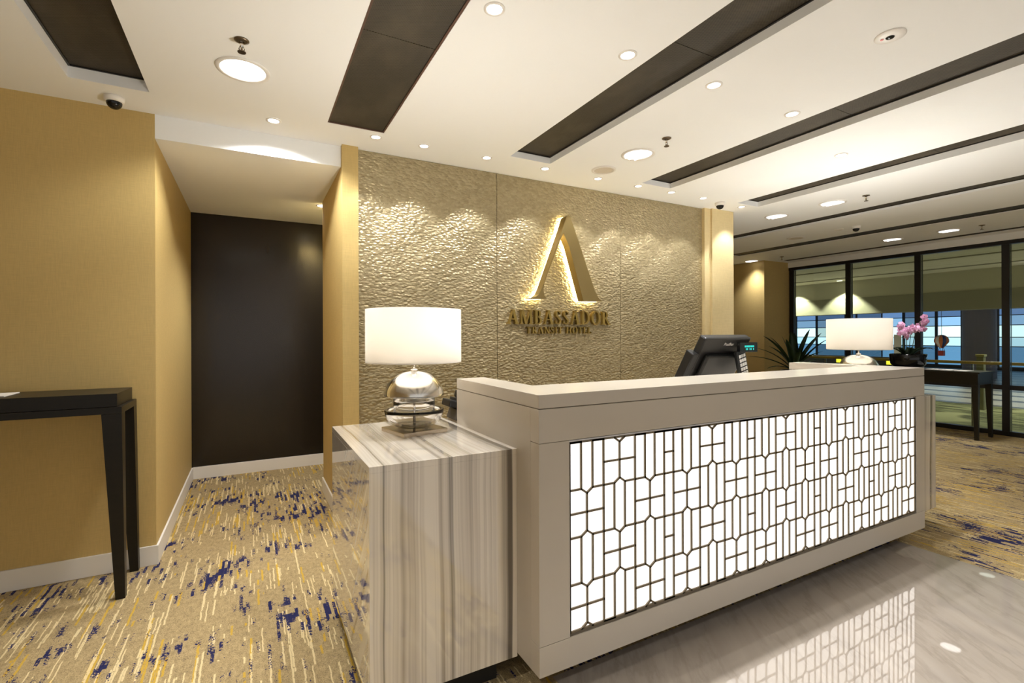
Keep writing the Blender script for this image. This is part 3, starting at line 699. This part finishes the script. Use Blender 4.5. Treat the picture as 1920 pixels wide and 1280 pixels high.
kp = mesh('keypad', tb(-.03, .045, -.012, .012, -.11, .095, .004, K), M_BLACK, pos)
for r in range(5):
    for c in range(3):
        mesh('key', tb(-.021+c*.020, -.006+c*.020, -.0165, -.0125, .055-r*.026, .074-r*.026, .0015, K), M_WHITEP, kp)
def text_mesh(body, size, extr):
    cu = bpy.data.curves.new('txt', 'FONT'); cu.body = body; cu.size = size; cu.extrude = extr; cu.align_x = 'CENTER'
    ob = link(bpy.data.objects.new('txt', cu)); bpy.context.view_layer.update()
    me = bpy.data.meshes.new_from_object(ob.evaluated_get(bpy.context.evaluated_depsgraph_get())); bpy.data.objects.remove(ob); return me
me = text_mesh('Posiflex', .027, .0006); me.name = 'maker_name'; me.materials.append(M_WHITEP)
me.transform(T @ Matrix.Translation((.02, -.0262, .115)) @ Matrix.Rotation(math.radians(90), 4, 'X'))
o = link(bpy.data.objects.new('maker_name', me)); o.parent = pos; o.matrix_parent_inverse = Matrix.Translation(pos.location).inverted()

# phone-like device behind the near lamp
dv = thing('desk_telephone', (.965, 2.385, .8975), 'black desk telephone tucked behind the near lamp', 'telephone')
bm = B(); frust(bm, [(.915, 2.31, .898), (1.03, 2.31, .898), (1.03, 2.46, .898), (.915, 2.46, .898)], [(.930, 2.33, .952), (1.02, 2.33, .952), (1.02, 2.45, .952), (.930, 2.45, .952)]); bevel(bm, .006); mesh('cradle', bm, M_DARKGREY, dv)
TD = Matrix.Translation((.955, 2.385, .972)) @ Matrix.Rotation(math.radians(12), 4, 'Y')
mesh('body', tb(-.07, .08, -.06, .06, -.018, .018, .007, TD), M_BLACK, dv)
mesh('screen_block', tb(-.03, .08, -.05, .06, .0185, .032, .004, TD), M_BLACK, dv)
mesh('handset', tb(-.015, .07, -.045, .05, .0325, .072, .012, TD), M_BLACK, dv)
TP = Matrix.Translation((.985, 2.38, 1.052)) @ Matrix.Rotation(math.radians(25), 4, 'Y')
mesh('paper_slip', tb(-.03, .03, -.03, .03, .0, .002, .0005, TP), M_PAPER, dv)

# ---------------------------------------------------------------- window wall
ym = [7.2, 5.405, 4.455, 3.505, 2.555, 1.605, .655, -.295, -1.245, -2.2, -3.15, -3.95]
ZH = 2.545
win = structure(mesh('window_1', bbox(XG-.04, XG+.04, -3.99, 5.4545, ZH-.05, ZH), M_METALDK)); win['label'] = 'dark framed glass wall to the concourse'
mesh('sill', bbox(XG-.04, XG+.04, -3.99, 5.4545, 0.0005, .06), M_METALDK, win)
for i, y in enumerate(ym[1:]):
    mesh('mullion', bbox(XG-.04, XG+.04, y-.037, y+.037, .0605, ZH-.0505), M_METALDK, win)
for a, b in zip(ym[1:], ym[2:]):
    mesh('transom', bbox(XG-.03, XG+.03, b+.0375, a-.0375, .60, .66), M_METALDK, win)
    mesh('pane', bbox(XG-.005, XG+.005, b+.0375, a-.0375, .6605, ZH-.051), M_GLASS, win); mesh('pane', bbox(XG-.005, XG+.005, b+.0375, a-.0375, .061, .5995), M_GLASS, win)
structure(mesh('trim_2', bbox(XG-.06, XG+.1, -4, 5.4545, ZH+.0005, C-.0005), M_CEIL))['label'] = 'white header strip above the glass wall'

# ---------------------------------------------------------------- right console, plants, papers
rc = thing('console_table', (8.17, 3.35, 0), 'dark walnut console table along the window wall', 'table')
mesh('top', bbox(7.94, 8.42, 2.58, 4.15, .832, .852, .002), M_WOOD2, rc); mesh('apron', bbox(7.955, 8.405, 2.60, 4.13, .69, .8315, .002), M_WOOD2, rc)
for (x, s) in ((7.955, 1), (8.405, -1)):
    for (y, q) in ((2.60, 1), (4.13, -1)):
        bm = B(); leg(bm, (min(x, x+s*.06), max(x, x+s*.06), min(y, y+q*.06), max(y, y+q*.06)), (min(x, x+s*.036), max(x, x+s*.036), min(y, y+q*.036), max(y, y+q*.036)), .6897, .0005)
        mesh('leg', bm, M_WOOD2, rc)
for i, (y, t) in enumerate(((2.72, 'pale leaflet nearest the end of the walnut console'), (2.88, 'pale leaflet second from the end of the walnut console'), (3.04, 'pale leaflet nearest the orchid on the walnut console'))):
    o = mesh('leaflet', bbox(7.99+.03*i, 8.20+.03*i, y, y+.13, .8523, .858), M_PAPER); tag(o, t, 'leaflet', 'leaflets on the walnut console')
def leaf_mesh(length, width, rise, droop, n=9):
    """strap leaf along +X, arched"""
    bm = B(); top = []; 
    for k in range(n+1):
        t = k/n; x = length*t; z = rise*math.sin(t*math.pi*.62) - droop*t*t
        wd = width*max(.06, math.sin(math.pi*min(1, .12+.88*t))**.55)
        top.append([bm.verts.new((x, -wd/2, z+.10*wd)), bm.verts.new((x, 0, z-.05*wd)), bm.verts.new((x, wd/2, z+.10*wd))])
    for a, b in zip(top, top[1:]):
        for i in range(2): bm.faces.new((a[i], b[i], b[i+1], a[i+1]))
    r = bmesh.ops.solidify(bm, geom=bm.faces[:], thickness=.003)
    return bm
def put(bm, ang, tilt, loc):
    bmesh.ops.transform(bm, matrix=Matrix.Translation(loc) @ Matrix.Rotation(ang, 4, 'Z') @ Matrix.Rotation(-tilt, 4, 'Y'), verts=bm.verts[:]); return bm
def pot(bm, prof): lathe(bm, prof, 40); return bm
pl = thing('potted_plant', (7.70, 4.76, 0), 'green strap-leaved plant in front of the olive wall', 'plant')
mesh('planter', pot(B(), [(.14, .0005), (.19, .70), (.20, .76), (.18, .76), (.17, .72), (.001, .715)]), M_BLACK, pl, True, world=False)
V = rgt.copy(); aR = math.atan2(V.y, V.x)     # leaf azimuths
for i, (a, t, L_, wd, ri, dr) in enumerate(((180, 18, .62, .045, .10, .10), (172, 35, .60, .04, .10, .16), (190, 50, .62, .05, .08, .14), (165, 58, .50, .05, .06, .06), (200, 10, .45, .04, .08, .12), (150, 72, .46, .06, .03, .02),
        (20, 62, .58, .055, .05, .03), (8, 52, .60, .06, .06, .06), (-10, 48, .56, .055, .06, .08), (90, 80, .50, .085, .02, .0), (60, 72, .5, .07, .03, .03), (250, 40, .42, .05, .08, .1), (300, 40, .42, .05, .08, .1), (0, 25, .42, .05, .08, .12), (120, 45, .45, .05, .08, .1), (215, 62, .45, .06, .05, .04))):
    mesh('leaf', put(leaf_mesh(L_*1.3, wd*1.7, ri, dr), aR+math.radians(a), math.radians(t), (0, 0, .74)), M_LEAF, pl, True, world=False)
oc = thing('potted_orchid', (8.17, 3.42, .8525), 'pink orchids in a black bowl on the walnut console', 'plant')
mesh('bowl', pot(B(), [(.15, 0), (.20, .06), (.215, .19), (.205, .20), (.195, .19), (.001, .17)]), M_BLACKG, oc, True, world=False)
for i in range(9):
    a = i*2*math.pi/9+.3
    mesh('leaf', put(leaf_mesh(.30, .075, .08, .10, 7), a, math.radians(22), (.05*math.cos(a), .05*math.sin(a), .18)), M_LEAF2, oc, True, world=False)
def flower_mesh():
    bm = B()
    for k in range(5):
        a = k*2*math.pi/5+math.pi/2; L_ = .044 if k % 5 in (0, 2, 3) else .050; wd = .036 if k % 5 in (0, 2, 3) else .052
        n = 7; pv = []
        for s in range(n):
            tt = s/(n-1)*2*math.pi
            pv.append((math.cos(a)*(.024+L_/2*math.cos(tt)) - math.sin(a)*wd/2*math.sin(tt), .006*math.cos(tt), math.sin(a)*(.024+L_/2*math.cos(tt)) + math.cos(a)*wd/2*math.sin(tt)))
        v1 = [bm.verts.new((x, y-.0015, z)) for x, y, z in pv[:-1]]; v2 = [bm.verts.new((x, y+.0015, z)) for x, y, z in pv[:-1]]
        bm.faces.new(v1); bm.faces.new(v2[::-1])
        for i in range(len(v1)): bm.faces.new((v1[i], v2[i], v2[(i+1)%len(v1)], v1[(i+1)%len(v1)]))
    for f in bm.faces: f.material_index = 0
    k0 = len(bm.faces); lathe(bm, [(.003, -.004), (.011, .006), (.004, .016)], 8)
    bm.faces.ensure_lookup_table()
    for f in bm.faces[k0:]: f.material_index = 1
    return bm
fm_ = None
stems = [((-.15, .0, .62), 7), ((-.02, .02, .54), 8), ((.10, -.02, .60), 8), ((.27, .0, .70), 9)]
for si, (tip, nf) in enumerate(stems):
    tip = Vector((tip[0]*rgt.x, tip[0]*rgt.y, tip[2])); base = Vector((.04*(si-1.5)*rgt.x, .04*(si-1.5)*rgt.y, .17))
    ctl = [base, base+Vector((0, 0, .25)), Vector((tip.x*.55, tip.y*.55, tip.z*.98)), tip]
    pts_ = []
    for k in range(15):
        t = k/14; pts_.append((1-t)**3*ctl[0]+3*(1-t)**2*t*ctl[1]+3*(1-t)*t*t*ctl[2]+t**3*ctl[3])
    bm = B(); tube(bm, pts_, .004, 6); mesh('stem', bm, M_STEM, oc, True, world=False)
    for f in range(nf):
        t = .62+.42*f/nf; k = min(14, int(t*14)); p = pts_[k] + Vector((random.uniform(-.05, .05), random.uniform(-.04, .04), random.uniform(-.06, .03)))
        p -= fwd*.02
        rot = (random.uniform(-.4, .4), random.uniform(-.5, .5), -YAW+random.uniform(-.6, .6))
        if fm_ is None:
            o = mesh('flower', flower_mesh(), [M_PETAL, M_LIP], oc, False, world=False); fm_ = o.data; o.location = p; o.rotation_euler = rot
        else: inst('flower', fm_, oc, p, rot)

# ---------------------------------------------------------------- concourse beyond the glass
XO = XG+.045
def greencarpet():
    m, nt, p = mat('concourse_carpet'); n = N(nt); c = n.coords(); X, Y, Z = n.xyz(c)
    f = n.noise(n.vec(n.m('MULTIPLY', X, 7), n.m('MULTIPLY', Y, 1.6), 0), 1, 4, .65)
    col = n.mix(n.ramp(f, .42, .6), (.055, .058, .028), (.30, .30, .15))
    g = n.noise(n.vec(n.m('MULTIPLY', X, .9), n.m('MULTIPLY', Y, .9), 5), 1, 1)
    col = n.mix(n.ramp(g, .54, .60), col, (.36, .35, .19))
    n.L(col, p.inputs['Base Color']); p.inputs['Roughness'].default_value = .95; return m
structure(mesh('floor_concourse', bbox(XG+.005, 12, -6, 16, -.05, 0), greencarpet()))['label'] = 'green carpet of the concourse outside'
def stonebands():
    m, nt, p = mat('concourse_stone'); n = N(nt); c = n.coords(); X, Y, Z = n.xyz(c)
    s = n.m('GREATER_THAN', n.m('FRACT', n.m('MULTIPLY', X, .9)), .74)
    n.L(n.mix(s, (.42, .38, .36), (.09, .08, .085)), p.inputs['Base Color']); p.inputs['Roughness'].default_value = .33; return m
structure(mesh('floor_concourse_stone', bbox(12, 30, -10, 34, -.05, 0), stonebands()))['label'] = 'polished banded stone floor of the concourse'
M_OCEIL = simple('concourse_ceiling_paint', (.62, .58, .44), .8); M_OBEAM = simple('concourse_beam_paint', (.50, .46, .33), .8); M_OBEAM2 = simple('concourse_beam_lower', (.26, .24, .165), .8)
XB = 15.0
zc_, zs_, zb_ = 2.835, 2.36, 1.91
structure(mesh('ceiling_concourse', bbox(XG+.045, XB-.001, -6, 20, zc_+.012, zc_+.15), M_OCEIL))
structure(mesh('trim_3', bbox(XG+.045, XG+.10, -6, 20, C, zc_+.0115), M_OCEIL))
bmw = structure(mesh('wall_beam', bbox(XB, XB+.5, -6, 24, zs_, zc_+.15), M_OBEAM)); bmw['label'] = 'beige bulkhead beam over the concourse'
structure(mesh('wall_beam_lower', bbox(XB-.02, XB+.5, -6, 24, zb_, zs_-.0005), M_OBEAM2))['label'] = 'darker lower band of the concourse beam'
bm = B()
for x in (10.2, 12.2, 14.0): box(bm, x, x+.10, -6, 20, zc_-.004, zc_+.0118)
structure(mesh('trim_4', bm, M_OBEAM2))
for i, (y, t) in enumerate(((9.15, 'downlight behind the glass washing the beam left of the first mullion'), (7.75, 'downlight behind the glass washing the beam right of the first mullion'), (3.05, 'downlight behind the glass at the right picture edge'))):
    e = thing('concourse_downlight', (XB-.35, y, zc_+.012), t, 'downlight', 'concourse wall-wash downlights')
    bm = B(); lathe(bm, [(.09, -.0005), (.09, -.008), (.07, -.008)], 28, cap0=False, cap1=False); mesh('trim_ring', bm, M_WHITEP, e, world=False)
    bm = B(); lathe(bm, [(.07, -.004), (.07, -.0008)], 28); mesh('lens', bm, M_LAMPON, e, world=False)
    spot(e, 420, 96, .35, (1, .97, .84), .05)
for i, (x, y, t) in enumerate(((11.2, 6.9, 'faint concourse downlight behind the first window pane'), (11.2, 3.55, 'concourse downlight behind the third window pane'), (11.2, 2.35, 'concourse downlight behind the last window pane'), (11.2, .2, 'concourse downlight beyond the right picture edge'))):
    e = thing('concourse_downlight', (x, y, zc_+.012), t, 'downlight', 'concourse ceiling downlights')
    bm = B(); lathe(bm, [(.12, -.0005), (.12, -.008), (.10, -.008)], 28, cap0=False, cap1=False); mesh('trim_ring', bm, M_WHITEP, e, world=False)
    bm = B(); lathe(bm, [(.10, -.004), (.10, -.0008)], 28); mesh('lens', bm, M_LAMPON2, e, world=False)
    spot(e, 150, 140, .8, (1, .95, .82), .08)
hr = thing('handrail', (XG+.30, 3, 0), 'golden wooden handrail outside the glass wall', 'handrail')
M_RAIL = simple('rail_oak', (.75, .43, .085), .35)
mesh('rail', bbox(XG+.27, XG+.33, -3.9, 8.0, .905, .945, .008), M_RAIL, hr)
for y in (-3, -1, 1.05, 3.0, 5.0, 7.0):
    bm = B(); tube(bm, [(XG+.30, y, .0005), (XG+.30, y, .9045)], .014, 10); mesh('post', bm, M_NICKEL, hr)
# bright facade far away: daylight and reflection bands put into the pane colours
fac = structure(mesh('window_2', bbox(24.0, 24.2, -6, 34, -.0, .12), M_METALDK)); fac['label'] = 'bright blue terminal facade far behind the concourse'
zz = [(2.42, 3.6, (.10, .18, .46), .9), (2.02, 2.39, (.16, .28, .62), 1.0), (1.66, 1.99, (.30, .50, .88), 1.1), (1.22, 1.63, (.66, .88, 1.0), 1.7), (.88, 1.19, (.50, .76, 1.0), 1.25), (.14, .85, (.14, .32, .62), .9)]
mats_f = []
for k, (z0, z1, c_, st) in enumerate(zz):
    row = []
    for j, q in enumerate((1.0, .72, 1.25, .45)):
        row.append(emit('facade_painted_glow_%d_%d' % (k, j), tuple(min(1, v*(1 if q > .5 else 1.0)) for v in c_), st*q))
    mats_f.append(row)
M_FM = simple('facade_mullion', (.03, .04, .07), .5)
y = -4
while y < 32:
    wd = random.choice((.55, .8, 1.0, 1.3, .45))
    tone = random.choice((0, 0, 1, 2, 3, 1))
    for k, (z0, z1, c_, st) in enumerate(zz):
        mesh('pane', bbox(24.05, 24.08, y+.02, y+wd-.02, z0, z1), mats_f[k][tone if random.random() < .7 else random.choice((0, 1, 2))], fac)
    t_ = random.choice((.018, .045, .03))
    mesh('mullion', bbox(24.0, 24.1, y-t_, y+t_, .12, 3.7), M_FM, fac)
    y += wd
for z in (.85, 1.19, 1.63, 1.99, 2.39): mesh('transom', bbox(24.0, 24.04, -4, 32, z, z+.03), M_FM, fac)
structure(mesh('ceiling_concourse_far', bbox(XB+.5, 26, -8, 34, 3.7, 3.8), simple('far_ceiling', (.25, .26, .34), .4)))
structure(mesh('wall_concourse_end', bbox(24.3, 24.5, -10, 34, 0, 4), simple('far_wall', (.10, .16, .30), .8)))
cl = tag(mesh('concourse_column', bevel((lambda b: (lathe(b, [(.39, .0005), (.39, 3.69)], 32), b)[1])(B()), .0), simple('column_grey', (.21, .18, .21), .6), smooth=False), 'broad grey column far behind the glass', 'column')
cl.location = (19.5, 6.34, 0)
# signs and poster balloon in the concourse
sb = thing('direction_sign', (14.0, 7.8, 0), 'dark wayfinding board with yellow lit symbols far outside', 'sign')
mesh('board', bbox(14.0, 14.08, 6.1, 9.6, .36, .76, .004), M_BLACK, sb)
for yy_ in (6.19, 7.37):
    bm = B(); box(bm, 13.985, 13.999, yy_, yy_+.12, .575, .665); mesh('lit_symbol', bm, emit('sign_yellow', (1, .85, .05), 1.5) if yy_ == 6.19 else bpy.data.materials['sign_yellow'], sb)
for yy_ in (6.3, 9.4): mesh('post', bbox(14.02, 14.06, yy_, yy_+.06, .0005, .3595), M_BLACK, sb)
bl = thing('poster_balloon', (16.5, 6.14, 0), 'striped orange hot-air balloon of a concourse poster, built as a hanging model', 'decoration')  # balloon from a poster, built here as a solid hanging model
prof = [(.001, 1.31)]+[(.16*math.sin(t), 1.15+.16*math.cos(t)) for t in [k*math.pi/12 for k in range(1, 8)]]+[(.05, .96), (.045, .95)]
M_BO = simple('balloon_orange', (.75, .20, .05), .4); M_BW = simple('balloon_white', (.85, .78, .70), .4); M_BN = simple('balloon_navy', (.04, .07, .22), .4)
for g in range(12):
    bm = B(); rings = []
    for r_, z in prof:
        rings.append([bm.verts.new((16.5+r_*math.cos(2*math.pi*(g+s/3)/12), 6.14+r_*math.sin(2*math.pi*(g+s/3)/12), z)) for s in range(4)])
    for a, b in zip(rings, rings[1:]):
        for s in range(3): bm.faces.new((a[s], b[s], b[s+1], a[s+1]))
    mesh('gore', bm, (M_BO, M_BW, M_BO, M_BN)[g % 4], bl, True)
mesh('basket', bbox(16.44, 16.56, 6.08, 6.20, .74, .88, .01), M_RED, bl)
bm = B()
for sx in (-1, 1):
    for sy in (-1, 1): tube(bm, [(16.5+sx*.05, 6.14+sy*.05, .88), (16.5+sx*.03, 6.14+sy*.03, .955)], .005, 6)
tube(bm, [(16.5, 6.14, 1.309), (16.5, 6.14, 3.69)], .006, 6)
mesh('cords', bm, M_DARKGREY, bl)
ban = thing('banner_stand', (13.2, 5.73, 0), 'pale upright banner stand seen behind the orchids', 'banner')
mesh('banner', bbox(13.2, 13.215, 5.655, 5.80, .15, 1.32, .002), simple('banner_print', (.62, .55, .52), .6), ban); mesh('foot', bbox(13.1, 13.32, 5.64, 5.82, .0005, .03), M_DARKGREY, ban); mesh('pole', bbox(13.216, 13.235, 5.715, 5.74, .0305, 1.30), M_DARKGREY, ban)
bin_ = thing('concourse_post', (11.3, 3.65, 0), 'olive square post standing outside near the console', 'post')
mesh('shaft', bbox(11.25, 11.35, 3.60, 3.70, .0005, .93, .01), simple('post_olive', (.20, .19, .10), .5), bin_); mesh('cap', bbox(11.24, 11.36, 3.59, 3.71, .9305, .97, .006), simple('post_brass', (.45, .38, .14), .4, metal=.6), bin_)
# soft daylight-like panels are not needed: the emissive facade panes stand in for daylight
